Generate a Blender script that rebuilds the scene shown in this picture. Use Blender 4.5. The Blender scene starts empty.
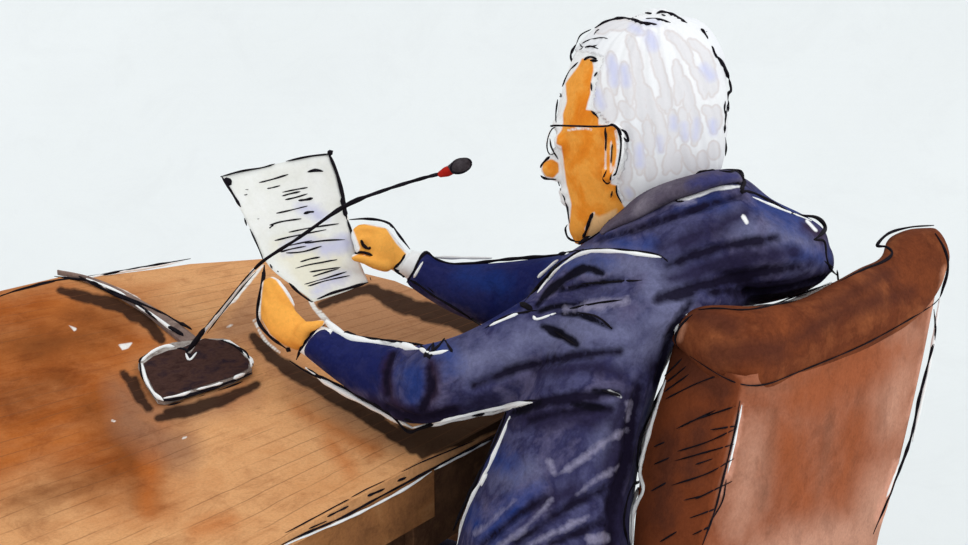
import bpy, bmesh, random
import numpy as np
from math import *
from mathutils import Vector
from mathutils.bvhtree import BVHTree
from mathutils.kdtree import KDTree
random.seed(7)
C = bpy.context.scene.collection
# ------------------------------------------------------------------ camera maths
TILT = radians(22); SN, CS = sin(TILT), cos(TILT); F = 1600.0; EYE = Vector((0, 0, 1.7))
def P(x, y, D):
    u = (272.5 - y) / F * D
    return Vector(((x - 484) / F * D, D * CS + u * SN, 1.7 - D * SN + u * CS))
def G(x, y, z):
    k = (272.5 - y) / F
    return P(x, y, (1.7 - z) / (SN - k * CS))
def depth(p):
    return p.y * CS - (p.z - 1.7) * SN
def proj(co):                                   # Nx3 -> Nx2 photo pixels
    D = co[:, 1] * CS - (co[:, 2] - 1.7) * SN
    u = co[:, 1] * SN + (co[:, 2] - 1.7) * CS
    return np.stack([484 + co[:, 0] / D * F, 272.5 - u / D * F], 1)
CROP = dict(A=(500, 0, 2.096), B=(200, 130, 2.27), C=(0, 230, 2.725), D=(0, 380, 3.227), E=(240, 300, 2.225), F=(400, 170, 2.18),
            G=(600, 160, 2.269), H=(600, 220, 1.677), I=(560, 0, 4.84), J=(560, 100, 4.84), K=(520, 100, 3.632), L=(430, 380, 3.304),
            M=(240, 190, 3.205), N=(120, 320, 4.956), O=(200, 140, 3.205), Q=(260, 400, 3.723), p=(0, 0, 1))
def r(k, *v):
    ox, oy, s = CROP[k]
    return [(ox + v[i] / s, oy + v[i + 1] / s) for i in range(0, len(v), 2)]
# ------------------------------------------------------------------ materials
def lin(c):
    return tuple(((v / 255) / 12.92 if v / 255 <= .04045 else ((v / 255 + .055) / 1.055) ** 2.4) for v in c) + (1,)
class NT:
    def __init__(s, name):
        s.m = bpy.data.materials.new(name); s.m.use_nodes = True; s.t = s.m.node_tree; s.t.nodes.clear()
        s.out = s.t.nodes.new('ShaderNodeOutputMaterial'); s.b = s.t.nodes.new('ShaderNodeBsdfPrincipled')
        s.b.inputs['Roughness'].default_value = .95; s.b.inputs['Specular IOR Level'].default_value = .06
        s.t.links.new(s.b.outputs[0], s.out.inputs[0]); s.tc = s.t.nodes.new('ShaderNodeTexCoord')
    def n(s, ty, **kw):
        o = s.t.nodes.new(ty)
        for k, v in kw.items(): setattr(o, k, v)
        return o
    def l(s, a, b): s.t.links.new(a, b)
    def noise(s, scale, detail=4, rough=.55, vec=None, dist=0):
        o = s.n('ShaderNodeTexNoise'); o.inputs['Scale'].default_value = scale; o.inputs['Detail'].default_value = detail
        o.inputs['Roughness'].default_value = rough; o.inputs['Distortion'].default_value = dist
        s.l(vec or s.tc.outputs['Object'], o.inputs['Vector']); return o.outputs['Fac']
    def math(s, op, a, b=None, clamp=False):
        o = s.n('ShaderNodeMath', operation=op, use_clamp=clamp)
        for i, v in enumerate((a, b)):
            if v is None: continue
            if isinstance(v, (int, float)): o.inputs[i].default_value = v
            else: s.l(v, o.inputs[i])
        return o.outputs[0]
    def ramp(s, fac, stops):
        o = s.n('ShaderNodeValToRGB'); e = o.color_ramp.elements
        while len(e) < len(stops): e.new(.5)
        for i, (p, c) in enumerate(stops): e[i].position = p; e[i].color = lin(c)
        s.l(fac, o.inputs[0]); return o.outputs[0]
    def mix(s, fac, a, b, mode='MIX'):
        o = s.n('ShaderNodeMix', data_type='RGBA', blend_type=mode)
        if isinstance(fac, (int, float)): o.inputs[0].default_value = fac
        else: s.l(fac, o.inputs[0])
        for v, i in ((a, 6), (b, 7)):
            if isinstance(v, tuple): o.inputs[i].default_value = lin(v)
            else: s.l(v, o.inputs[i])
        return o.outputs[2]
    def attr(s, name):
        o = s.n('ShaderNodeAttribute'); o.attribute_name = name; return o.outputs['Fac']
def wash(name, stops, scale=6, layers=(), pigment=.25, bump=.15, edge=None, detail=5, rim_col=(150, 80, 30), rim_f=.35):
    """watercolour pigment: blotchy ramp, granulation, then brushed layers given by mesh attributes"""
    m = NT(name)
    col = m.ramp(m.noise(scale, detail, .6, dist=.4), stops)
    gr = m.ramp(m.noise(260, 3, .7), [(.3, (150, 150, 150)), (.62, (255, 255, 255))])
    rag = m.noise(55, 3, .6)
    for (at, c, st, soft, rg) in layers:
        d = m.math('ADD', m.attr(at), m.math('MULTIPLY', m.math('SUBTRACT', rag, .5), rg))
        f = m.math('MULTIPLY', m.math('ADD', m.math('DIVIDE', d, soft), .5, True), st)
        if at == edge:                               # pigment collects along the rim of a wash
            rim = m.math('SUBTRACT', 1, m.math('DIVIDE', m.math('ABSOLUTE', m.math('SUBTRACT', d, 1.3)), 1.6), True)
            pass
        col = m.mix(f, col, c)
        if at == edge: col = m.mix(m.math('MULTIPLY', rim, rim_f), col, rim_col, 'MULTIPLY')
    col = m.mix(min(1, pigment * 1.3), col, m.ramp(m.noise(scale * 3.2, 8, .75, dist=.8), [(.36, (176, 172, 176)), (.5, (255, 255, 255)), (.66, (226, 224, 228))]), 'MULTIPLY')
    col = m.mix(pigment, col, gr, 'MULTIPLY')
    m.l(col, m.b.inputs['Base Color'])
    if bump:
        bp = m.n('ShaderNodeBump'); bp.inputs['Strength'].default_value = bump; bp.inputs['Distance'].default_value = .002
        m.l(m.noise(180, 4, .6), bp.inputs['Height']); m.l(bp.outputs[0], m.b.inputs['Normal'])
    return m.m
INK = wash('ink', [(.3, (14, 12, 16)), (.8, (34, 30, 38))], 40, pigment=0, bump=0)
INKB = wash('brown_ink', [(.3, (70, 45, 30)), (.8, (105, 70, 45))], 40, pigment=0, bump=0)
WHITE = wash('bare_paper', [(.3, (238, 240, 240)), (.7, (246, 247, 247))], 20, pigment=.05, bump=0)
# ------------------------------------------------------------------ mesh helpers
def link(name, me, mat, parent=None):
    o = bpy.data.objects.new(name, me); C.objects.link(o)
    if mat: me.materials.append(mat)
    if parent: o.parent = parent
    return o
def tag(o, label=None, cat=None, kind=None):
    if label: o['label'] = label
    if cat: o['category'] = cat
    if kind: o['kind'] = kind
    return o
def smooth(me, on=True): me.polygons.foreach_set('use_smooth', [on] * len(me.polygons))
def catmull(pts, per=4):
    out = []; n = len(pts)
    A = [np.array(p, float) for p in pts]
    for i in range(n - 1):
        p0 = A[i - 1] if i else 2 * A[0] - A[1]; p1 = A[i]; p2 = A[i + 1]; p3 = A[i + 2] if i + 2 < n else 2 * A[-1] - A[-2]
        for k in range(per):
            t = k / per
            out.append(.5 * ((2 * p1) + (p2 - p0) * t + (2 * p0 - 5 * p1 + 4 * p2 - p3) * t * t + (3 * p1 - p0 - 3 * p2 + p3) * t ** 3))
    out.append(A[-1]); return out
def loft(bm, st, n=28, per=5, sup=2.2, dome=True):
    """solid of elliptical sections; a station is (x1,y1,x2,y2,depth,thickness) of one section's two visible rims"""
    rings = []
    S = catmull(st, per)
    if dome:
        def cap(a, b):
            res = []
            for k in (.45, .8, .97):
                q = a + (a - b) / max(np.linalg.norm((a - b)[:4]), 1e-6) * 0
                m = np.array([(a[0] + a[2]) / 2, (a[1] + a[3]) / 2] * 2); h = (a[:4] - m)
                dirn = m - np.array([(b[0] + b[2]) / 2, (b[1] + b[3]) / 2] * 2); ln = np.linalg.norm(dirn[:2]) or 1
                w = np.linalg.norm(h[:2]) * .45
                c = m + dirn / ln * w * k + h * sqrt(1 - k * k)
                res.append(np.array(list(c) + [a[4], a[5] * sqrt(1 - k * k)]))
            return res
        S = cap(S[0], S[1])[::-1] + S + cap(S[-1], S[-2])
    for x1, y1, x2, y2, D, th in S:
        a = P(x1, y1, D); b = P(x2, y2, D); c = (a + b) / 2; h = (b - a) / 2
        v = (c - EYE).normalized(); e = (v - h.normalized() * v.dot(h.normalized())).normalized() * th / 2
        ring = []
        for k in range(n):
            t = 2 * pi * k / n; ct, s_ = cos(t), sin(t)
            ring.append(bm.verts.new(c + h * (abs(ct) ** (2 / sup) * (1 if ct > 0 else -1)) + e * (abs(s_) ** (2 / sup) * (1 if s_ > 0 else -1))))
        rings.append(ring)
    for a, b in zip(rings, rings[1:]):
        for k in range(n): bm.faces.new((a[k], a[(k + 1) % n], b[(k + 1) % n], b[k]))
    bm.faces.new(rings[0][::-1]); bm.faces.new(rings[-1])
def chain(bm, pts, n=12, per=3):
    """tapering rounded limb through 3-D points (Vector, radius)"""
    S = catmull([tuple(p) + (q,) for p, q in pts], per)
    a, b = S[0], S[-1]; da = Vector(a[:3]) - Vector(S[1][:3]); db = Vector(b[:3]) - Vector(S[-2][:3]); da.normalize(); db.normalize()
    pre = [np.array(list(Vector(a[:3]) + da * a[3] * k) + [a[3] * sqrt(1 - k * k)]) for k in (.96, .75, .4)]
    post = [np.array(list(Vector(b[:3]) + db * b[3] * k) + [b[3] * sqrt(1 - k * k)]) for k in (.4, .75, .96)]
    S = pre + S + post
    tube_raw(bm, [Vector(s[:3]) for s in S], [s[3] for s in S], n)
def tube_raw(bm, pts, rad, n=6):
    rings = []; ref = None
    for i, p in enumerate(pts):
        t = (pts[min(i + 1, len(pts) - 1)] - pts[max(i - 1, 0)])
        if t.length < 1e-9: t = Vector((0, 0, 1))
        t.normalize()
        if ref is None: ref = t.orthogonal().normalized()
        ref = (ref - t * ref.dot(t)).normalized(); bi = t.cross(ref)
        rings.append([bm.verts.new(p + (ref * cos(2 * pi * k / n) + bi * sin(2 * pi * k / n)) * rad[i]) for k in range(n)])
    for a, b in zip(rings, rings[1:]):
        for k in range(n): bm.faces.new((a[k], a[(k + 1) % n], b[(k + 1) % n], b[k]))
    bm.faces.new(rings[0][::-1]); bm.faces.new(rings[-1])
def done(bm, name, mat, parent=None, sm=True):
    bmesh.ops.recalc_face_normals(bm, faces=bm.faces[:])
    me = bpy.data.meshes.new(name); bm.to_mesh(me); bm.free(); smooth(me, sm)
    return link(name, me, mat, parent)
def fuse(bm, name, mat, voxel, parent=None, sm_iter=6):
    """merge overlapping solids into one continuous skin"""
    bmesh.ops.recalc_face_normals(bm, faces=bm.faces[:])
    me = bpy.data.meshes.new('tmp'); bm.to_mesh(me); bm.free()
    o = bpy.data.objects.new('tmp', me); C.objects.link(o)
    md = o.modifiers.new('r', 'REMESH'); md.mode = 'VOXEL'; md.voxel_size = voxel; md.use_smooth_shade = True
    if sm_iter:
        s = o.modifiers.new('s', 'SMOOTH'); s.iterations = sm_iter; s.factor = .5
    dg = bpy.context.evaluated_depsgraph_get(); dg.update()
    res = bpy.data.meshes.new_from_object(o.evaluated_get(dg)); res.name = name
    bpy.data.objects.remove(o); smooth(res)
    return link(name, res, mat, parent)
def box(bm, x0, x1, y0, y1, z0, z1):
    v = [bm.verts.new((x, y, z)) for z in (z0, z1) for x, y in ((x0, y0), (x1, y0), (x1, y1), (x0, y1))]
    for f in ((3, 2, 1, 0), (4, 5, 6, 7), (0, 1, 5, 4), (1, 2, 6, 5), (2, 3, 7, 6), (3, 0, 4, 7)): bm.faces.new([v[i] for i in f])
def prism(bm, pts, z0, z1, bev=0):
    a = [bm.verts.new((p[0], p[1], z0)) for p in pts]; b = [bm.verts.new((p[0], p[1], z1)) for p in pts]; n = len(pts)
    fs = [bm.faces.new(a[::-1]), bm.faces.new(b)] + [bm.faces.new((a[i], a[(i + 1) % n], b[(i + 1) % n], b[i])) for i in range(n)]
    bmesh.ops.recalc_face_normals(bm, faces=fs)
    if bev: bmesh.ops.bevel(bm, geom=list({e for f in fs for e in f.edges}), offset=bev, segments=2, profile=.5, affect='EDGES')
def coords(me):
    a = np.empty(len(me.vertices) * 3); me.vertices.foreach_get('co', a); return a.reshape(-1, 3)
def tree(*os):
    V, Fc = [], []
    for o in os:
        n = len(V); V += [v.co.copy() for v in o.data.vertices]; Fc += [tuple(i + n for i in p.vertices) for p in o.data.polygons]
    return BVHTree.FromPolygons(V, Fc)
# ---- pigment marks: signed distance (in photo pixels) of each vertex to a set of polygons and strokes
def seg_d(pt, a, b):
    a = np.array(a); b = np.array(b); ab = b - a; t = np.clip(((pt - a) @ ab) / max(ab @ ab, 1e-9), 0, 1)
    return np.linalg.norm(pt - (a + t[:, None] * ab), axis=1)
def mark(o, name, polys=(), strokes=(), fn=None):
    co = coords(o.data); pt = proj(co); best = np.full(len(pt), -30.)
    for poly in polys:
        d = np.full(len(pt), 1e9); ins = np.zeros(len(pt), bool)
        for a, b in zip(poly, list(poly[1:]) + [poly[0]]):
            d = np.minimum(d, seg_d(pt, a, b))
            c = ((a[1] > pt[:, 1]) != (b[1] > pt[:, 1])) & (pt[:, 0] < (b[0] - a[0]) * (pt[:, 1] - a[1]) / ((b[1] - a[1]) or 1e-9) + a[0])
            ins ^= c
        best = np.maximum(best, np.where(ins, d, -d))
    for w, pts in strokes:
        ps = [tuple(q) for q in catmull(pts, 4)] if len(pts) > 2 else pts
        n = len(ps) - 1
        for i in range(n):
            ww = w * (.3 + .7 * sin(pi * (i + .5) / n) ** .45) * (1 + .16 * sin(i * 1.7 + w)) if n > 1 else w
            best = np.maximum(best, ww / 2 - seg_d(pt, ps[i], ps[i + 1]))
    at = o.data.attributes.new(name, 'FLOAT', 'POINT'); at.data.foreach_set('value', np.clip(best, -30, 30))
    return best
# ---- ink: raised pen and brush lines lying on a surface
def ink(name, strokes, parent, bvh, mat=INK, Dg=2.0, off=.0012, jit=.32, taper=True, lim=14):
    bm = bmesh.new()
    for s in strokes:
        w, pts = s[0] * 1.1, s[1]; D0 = s[2] if len(s) > 2 else Dg
        raw = catmull(pts, 6) if len(pts) > 2 else [np.array(pts[0]), np.array(pts[1])]
        res = [raw[0]]
        for a, b in zip(raw, raw[1:]):
            k = max(1, int(np.linalg.norm(b - a) / 2.5))
            res += [a + (b - a) * (j + 1) / k for j in range(k)]
        Ds = []
        for q in res:
            D = None
            if bvh and len(s) < 4:
                d = (P(q[0], q[1], 1) - EYE).normalized(); hit = bvh.ray_cast(EYE, d)
                if hit[0] is not None: D = depth(hit[0])
                else:
                    g = Ds[-1] if Ds and Ds[-1] else D0
                    for _ in range(14):
                        nr = bvh.find_nearest(P(q[0], q[1], g))
                        if nr[0] is None: break
                        g = depth(nr[0])
                    pr = proj(np.array([nr[0][:]]))[0] if nr[0] else None
                    if pr is not None and np.hypot(*(pr - q)) < lim: D = g
            Ds.append(D)
        known = [i for i, d in enumerate(Ds) if d]
        if not known: Ds = [D0] * len(Ds)
        else: Ds = list(np.interp(range(len(Ds)), known, [Ds[i] for i in known]))
        Ds = np.array(Ds); pad = np.pad(Ds, 2, 'edge'); sm = sum(pad[i:i + len(Ds)] for i in range(5)) / 5
        Ds = np.minimum(sm, Ds + .004) - off
        n = len(res); ph = random.random() * 9; rad = []
        for i, q in enumerate(res):
            t = i / max(n - 1, 1); k = 1
            if taper: k = min(1, .35 + 5 * t, .3 + 5 * (1 - t))
            k *= 1 + jit * sin(ph + i * .55) * sin(ph * 2 + i * .23)
            rad.append(w / 2 * k * Ds[i] / F)
        tube_raw(bm, [P(q[0], q[1], D) for q, D in zip(res, Ds)], rad, 7)
    return done(bm, name, mat, parent)
# ================================================================== setting
def setting():
    paper = wash('drawing_paper', [(.3, (226, 230, 231)), (.7, (230, 234, 235))], 1.2, pigment=.03, bump=.05)
    bm = bmesh.new(); box(bm, -6, 6, -1.5, 3.4, -.05, 0); tag(done(bm, 'floor', paper, sm=False), kind='structure')
    bm = bmesh.new(); prof = [(3.4, 0)] + [(3.4 + 2.0 * sin(t), 2.0 - 2.0 * cos(t)) for t in [radians(a) for a in range(1, 91, 1)]] + [(5.4, 5.5)]
    prof += [(5.45, 5.5), (5.45, -.05), (3.4, -.05)]
    v0 = [bm.verts.new((-6, y, z)) for y, z in prof]; v1 = [bm.verts.new((6, y, z)) for y, z in prof]
    for i in range(len(prof)): k = (i + 1) % len(prof); bm.faces.new((v0[i], v1[i], v1[k], v0[k]))
    bm.faces.new(v0); bm.faces.new(v1[::-1])
    o = done(bm, 'wall_back', paper, None, False); tag(o, kind='structure')
    for i, p in enumerate(o.data.polygons): p.use_smooth = False
setting()
# ================================================================== desk
def desk():
    root = bpy.data.objects.new('desk', None); C.objects.link(root); root.location = (-.5, 1.9, 0)
    tag(root, 'orange-brown wooden desk with rounded end under the microphone and the jacketed forearms', 'desk')
    inv = Vector((-.5, 1.9, 0))
    N0, N1 = G(280, 540, .75), G(516, 411, .75); dn = (N1 - N0).normalized()
    far = [G(*p, .75) for p in [(500, 345), (481, 324), (455, 308), (425, 294), (395, 281), (350, 270), (300, 261), (262, 259), (235, 261), (190, 264), (150, 270), (100, 276), (60, 277), (0, 291), (-60, 306)]]
    left = [Vector((-1.05, 2.0, .75)), Vector((-.72, 1.05, .75)), N0 - dn * .55]
    out = [N0 - dn * .55 + dn * 1e-3, N0, N1, G(518, 380, .75)] + far + left[:-1]
    W = G(1018, 134, .75)
    # top as a fine grid clipped to the outline so that the pigment can vary over it
    from mathutils.geometry import intersect_point_tri_2d
    bm = bmesh.new(); vs = [bm.verts.new((p.x, p.y, .75)) for p in out]; f = bm.faces.new(vs)
    if f.normal.z < 0: f.normal_flip()
    step = .012
    x = -1.06
    while x < .1:
        g = bm.verts[:] + bm.edges[:] + bm.faces[:]; bmesh.ops.bisect_plane(bm, geom=g, plane_co=(x, 0, 0), plane_no=(1, 0, 0)); x += step
    y = 1.0
    while y < 2.45:
        g = bm.verts[:] + bm.edges[:] + bm.faces[:]; bmesh.ops.bisect_plane(bm, geom=g, plane_co=(0, y, 0), plane_no=(0, 1, 0)); y += step
    bmesh.ops.subdivide_edges(bm, edges=bm.edges[:], cuts=2, use_grid_fill=True)
    bm.normal_update()
    for f in bm.faces:
        if f.normal.z < 0: f.normal_flip()
    ex = bmesh.ops.extrude_face_region(bm, geom=bm.faces[:])
    for v in [e for e in ex['geom'] if isinstance(e, bmesh.types.BMVert)]: v.co.z -= .016
    m = NT('desk_top_wash')
    gv = m.attr('grain'); ga = m.attr('along')
    cb = m.n('ShaderNodeCombineXYZ'); m.l(m.math('MULTIPLY', gv, 150), cb.inputs[0]); m.l(m.math('MULTIPLY', ga, 5), cb.inputs[1])
    gl = m.noise(1.0, 3, .6, vec=cb.outputs[0])
    fibre = m.ramp(gl, [(.34, (200, 168, 142)), (.44, (255, 255, 255)), (1, (255, 255, 255))])
    wv = m.math('ABSOLUTE', m.math('SINE', m.math('ADD', m.math('MULTIPLY', gv, 200), m.math('MULTIPLY', m.noise(9, 3), 1.6))))
    brk = m.math('MULTIPLY', m.math('SUBTRACT', m.noise(10, 3), .40), 7, True)
    line = m.math('MULTIPLY', m.math('MULTIPLY', m.math('SUBTRACT', .15, wv), 9, True), brk)
    big = m.noise(4.2, 6, .62, dist=.5)
    light = m.ramp(big, [(.25, (206, 148, 98)), (.5, (218, 164, 114)), (.75, (190, 126, 78))])
    deep = m.ramp(big, [(.25, (188, 112, 52)), (.45, (160, 84, 32)), (.6, (178, 102, 46)), (.8, (132, 72, 34))])
    rg = m.math('MULTIPLY', m.math('SUBTRACT', m.noise(11, 5, .65), .5), 70)
    col = light
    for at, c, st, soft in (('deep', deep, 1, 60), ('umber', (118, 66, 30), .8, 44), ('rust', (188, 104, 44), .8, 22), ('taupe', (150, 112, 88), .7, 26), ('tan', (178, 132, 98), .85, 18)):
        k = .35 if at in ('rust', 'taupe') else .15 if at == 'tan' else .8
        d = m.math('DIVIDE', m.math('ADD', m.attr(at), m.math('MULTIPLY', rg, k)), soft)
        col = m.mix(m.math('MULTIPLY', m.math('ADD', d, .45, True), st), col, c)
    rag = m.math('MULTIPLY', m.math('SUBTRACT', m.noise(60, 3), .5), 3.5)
    for at, c, st, soft in (('shadow_brush', (40, 26, 22), .92, 3), ('spot', (238, 238, 236), 1, 1.2)):  # dark layer paints cast shadows into the desk colour
        d = m.math('ADD', m.math('ADD', m.attr(at), 1.2 if at == 'shadow_brush' else 0), rag if at == 'shadow_brush' else 0)
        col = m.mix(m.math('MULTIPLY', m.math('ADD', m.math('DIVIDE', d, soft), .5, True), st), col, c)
    col = m.mix(.25, col, fibre, 'MULTIPLY')
    col = m.mix(.5, col, m.ramp(m.noise(17, 8, .72, dist=.6), [(.34, (196, 168, 146)), (.5, (255, 250, 244)), (.7, (236, 214, 190))]), 'MULTIPLY'); col = m.mix(m.math('MULTIPLY', line, .5), col, (112, 72, 46))
    col = m.mix(.22, col, m.ramp(m.noise(300, 3, .7), [(.3, (140, 140, 140)), (.6, (255, 255, 255))]), 'MULTIPLY')
    m.l(col, m.b.inputs['Base Color'])
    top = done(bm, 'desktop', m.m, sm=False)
    co = coords(top.data); rel = co[:, :2] - np.array([W.x, W.y])
    for nm, val in (('grain', np.arctan2(rel[:, 1], -rel[:, 0])), ('along', np.hypot(rel[:, 0], rel[:, 1]))):
        at = top.data.attributes.new(nm, 'FLOAT', 'POINT'); at.data.foreach_set('value', val)
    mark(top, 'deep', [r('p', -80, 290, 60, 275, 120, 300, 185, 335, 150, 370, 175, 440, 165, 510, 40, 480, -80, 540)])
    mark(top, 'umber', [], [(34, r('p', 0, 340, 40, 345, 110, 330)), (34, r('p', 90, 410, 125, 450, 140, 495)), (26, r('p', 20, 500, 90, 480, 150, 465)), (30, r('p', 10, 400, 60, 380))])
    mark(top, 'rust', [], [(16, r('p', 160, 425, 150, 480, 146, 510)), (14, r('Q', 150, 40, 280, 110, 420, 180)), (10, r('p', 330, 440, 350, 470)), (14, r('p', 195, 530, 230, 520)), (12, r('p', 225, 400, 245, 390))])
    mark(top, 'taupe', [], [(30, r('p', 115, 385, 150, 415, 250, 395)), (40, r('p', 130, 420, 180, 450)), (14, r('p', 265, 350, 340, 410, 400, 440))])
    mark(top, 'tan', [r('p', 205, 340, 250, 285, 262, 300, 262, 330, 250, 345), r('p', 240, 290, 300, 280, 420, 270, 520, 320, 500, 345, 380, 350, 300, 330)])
    mark(top, 'shadow_brush', [r('E', 345, 275, 400, 296, 590, 240, 580, 285, 490, 318, 405, 352)], [  # painted shadows beside strip, mic base, forearm and page
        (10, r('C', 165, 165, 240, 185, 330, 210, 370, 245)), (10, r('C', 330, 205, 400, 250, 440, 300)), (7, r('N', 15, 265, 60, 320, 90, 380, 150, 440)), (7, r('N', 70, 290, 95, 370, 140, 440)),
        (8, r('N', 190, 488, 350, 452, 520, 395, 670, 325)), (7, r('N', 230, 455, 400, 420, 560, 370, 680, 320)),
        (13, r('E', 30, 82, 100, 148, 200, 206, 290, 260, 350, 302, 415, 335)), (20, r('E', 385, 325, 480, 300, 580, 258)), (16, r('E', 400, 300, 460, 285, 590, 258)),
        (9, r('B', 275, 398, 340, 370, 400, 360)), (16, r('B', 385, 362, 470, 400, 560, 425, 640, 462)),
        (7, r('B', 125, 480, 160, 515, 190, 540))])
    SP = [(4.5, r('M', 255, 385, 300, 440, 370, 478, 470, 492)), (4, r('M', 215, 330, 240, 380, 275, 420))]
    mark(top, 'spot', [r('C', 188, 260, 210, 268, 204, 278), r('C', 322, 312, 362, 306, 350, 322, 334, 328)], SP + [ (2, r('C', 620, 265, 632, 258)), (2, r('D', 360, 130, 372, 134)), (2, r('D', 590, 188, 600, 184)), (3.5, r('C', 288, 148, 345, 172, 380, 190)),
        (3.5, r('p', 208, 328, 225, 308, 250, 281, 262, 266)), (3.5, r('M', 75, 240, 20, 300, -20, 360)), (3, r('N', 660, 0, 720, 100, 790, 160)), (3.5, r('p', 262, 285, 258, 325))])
    bvt = tree(top)
    # shell under the top
    nrm = Vector((dn.y, -dn.x, 0)); A = G(437, 457, .75)
    def quadbox(name, a, b, t0, t1, z0, z1, mat, lab=None):
        bm = bmesh.new(); q = [a - nrm * t0, b - nrm * t0, b - nrm * t1, a - nrm * t1]; prism(bm, q, z0, z1, .0015)
        o = done(bm, name, mat, root, False); o.matrix_parent_inverse.identity()
        o.data.transform(__import__('mathutils').Matrix.Translation(-inv))
        if lab: o['label'] = lab
        return o
    apr = wash('apron_wash', [(.3, (186, 134, 88)), (.5, (160, 108, 66)), (.7, (132, 88, 56))], 12, pigment=.3)
    drk = wash('umber_panel_wash', [(.3, (132, 94, 66)), (.5, (98, 68, 50)), (.7, (160, 116, 78))], 14, pigment=.3)  # darker umber puts shade into the panel colour; legs share it
    Z = N0 - dn * .54
    ap = quadbox('apron', Z, A, .004, .022, .664, .7335, apr, 'mid brown front rail below the top')
    quadbox('side_panel', Z, A + dn * .0, .032, .05, .60, .70, drk, 'recessed brown panel with shade put into its colour')
    quadbox('end_panel', A - dn * .03, N1 - dn * .005, .014, .03, .61, .7335, drk, 'set-back brown end panel with shade painted into its colour')
    # legs at the far side
    for p in ((-.93, 1.98), (-.36, 2.34), (-.62, 1.22), (-.06, 2.14)):
        bm = bmesh.new(); box(bm, p[0] - .03 - inv.x, p[0] + .03 - inv.x, p[1] - .03 - inv.y, p[1] + .03 - inv.y, 0, .735); done(bm, 'leg', drk, root, False)
    def setp(o):
        o.data.transform(__import__('mathutils').Matrix.Translation(-inv)); o.parent = root; return o
    setp(top)
    bv = bvt
    lines = [(2.2, r('Q', 70, 545, 150, 505, 300, 440, 420, 375, 560, 300, 700, 225, 820, 165, 890, 128)), (1.3, r('Q', 85, 500, 180, 450, 300, 385, 330, 370)), (1.2, r('Q', 335, 365, 400, 330, 465, 300)),
             (2.2, r('Q', 400, 357, 430, 345, 465, 330)), (2.0, r('Q', 250, 435, 290, 415, 330, 395)), (1.2, r('Q', 520, 272, 600, 232, 690, 195, 800, 150)), (2, r('Q', 510, 302, 545, 288)), (1.4, r('Q', 180, 480, 250, 450)),
             (2.0, r('C', -40, 195, 60, 160, 150, 138, 260, 125, 350, 108, 440, 92, 520, 78)), (1.3, r('C', 0, 178, 70, 160, 150, 140)),
             (1.6, r('Q', 465, 532, 560, 482, 640, 440, 672, 425))]
    setp(ink('ink_outline', lines, None, bv, Dg=2.5, lim=40))
    wl = [(2.6, r('Q', 80, 545, 160, 510, 300, 452, 420, 395, 540, 330, 640, 265)), (2.4, r('Q', 640, 265, 750, 206, 860, 150)), (3, r('Q', 615, 445, 640, 436, 668, 430)), (2.5, r('C', 170, 128, 230, 132, 300, 118, 420, 100, 500, 84))]
    o = setp(ink('white_margin', wl, None, bv, WHITE, 2.5, .0006, lim=40)); o['label'] = 'white unpainted edge line'
    return bvt
desk_bvh = desk()
# ================================================================== cable strip
def cable():
    root = None
    cen = [(58, 274), (85, 280), (115, 292), (150, 312), (172, 328), (192, 344)]
    bm = bmesh.new(); grey = wash('strip_grey_wash', [(.35, (150, 128, 118)), (.6, (118, 98, 92)), (.8, (172, 152, 140))], 25)
    pts = [G(x, y, .752) for x, y in [tuple(q) for q in catmull(cen, 5)]]
    n = len(pts); rings = []
    for i, p in enumerate(pts):
        t = (pts[min(i + 1, n - 1)] - pts[max(i - 1, 0)]).normalized(); s = Vector((t.y, -t.x, 0)); w = .0015 + .0105 * min(1, i / n * 1.3)
        rings.append([bm.verts.new(p + s * a * w + Vector((0, 0, h))) for a, h in ((-1, -.001), (-1, .004), (-.6, .007), (.6, .007), (1, .004), (1, -.001))])
    for a, b in zip(rings, rings[1:]):
        for k in range(6): bm.faces.new((a[k], a[(k + 1) % 6], b[(k + 1) % 6], b[k]))
    bm.faces.new(rings[0][::-1]); bm.faces.new(rings[-1])
    o = done(bm, 'cable_strip', grey, None, False)
    tag(o, 'narrow grey strip lying across the desk from its far edge to the microphone base', 'cable')
    bv = tree(o)
    ink('ink_outline', [(2.2, r('C', 148, 126, 190, 132, 250, 140, 340, 182, 430, 220, 480, 248, 522, 272)), (2.6, r('C', 215, 126, 300, 170, 370, 200, 430, 245, 500, 290)), (3.4, r('C', 460, 262, 500, 288)), (3, r('C', 490, 252, 522, 270))], o, bv, Dg=2.4, off=.002, lim=8)
    ink('white_margin', [(3, r('C', 235, 132, 290, 155, 345, 180)), (3, r('C', 370, 205, 420, 235, 480, 280))], o, bv, WHITE, 2.4, .0008)
cable()
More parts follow.
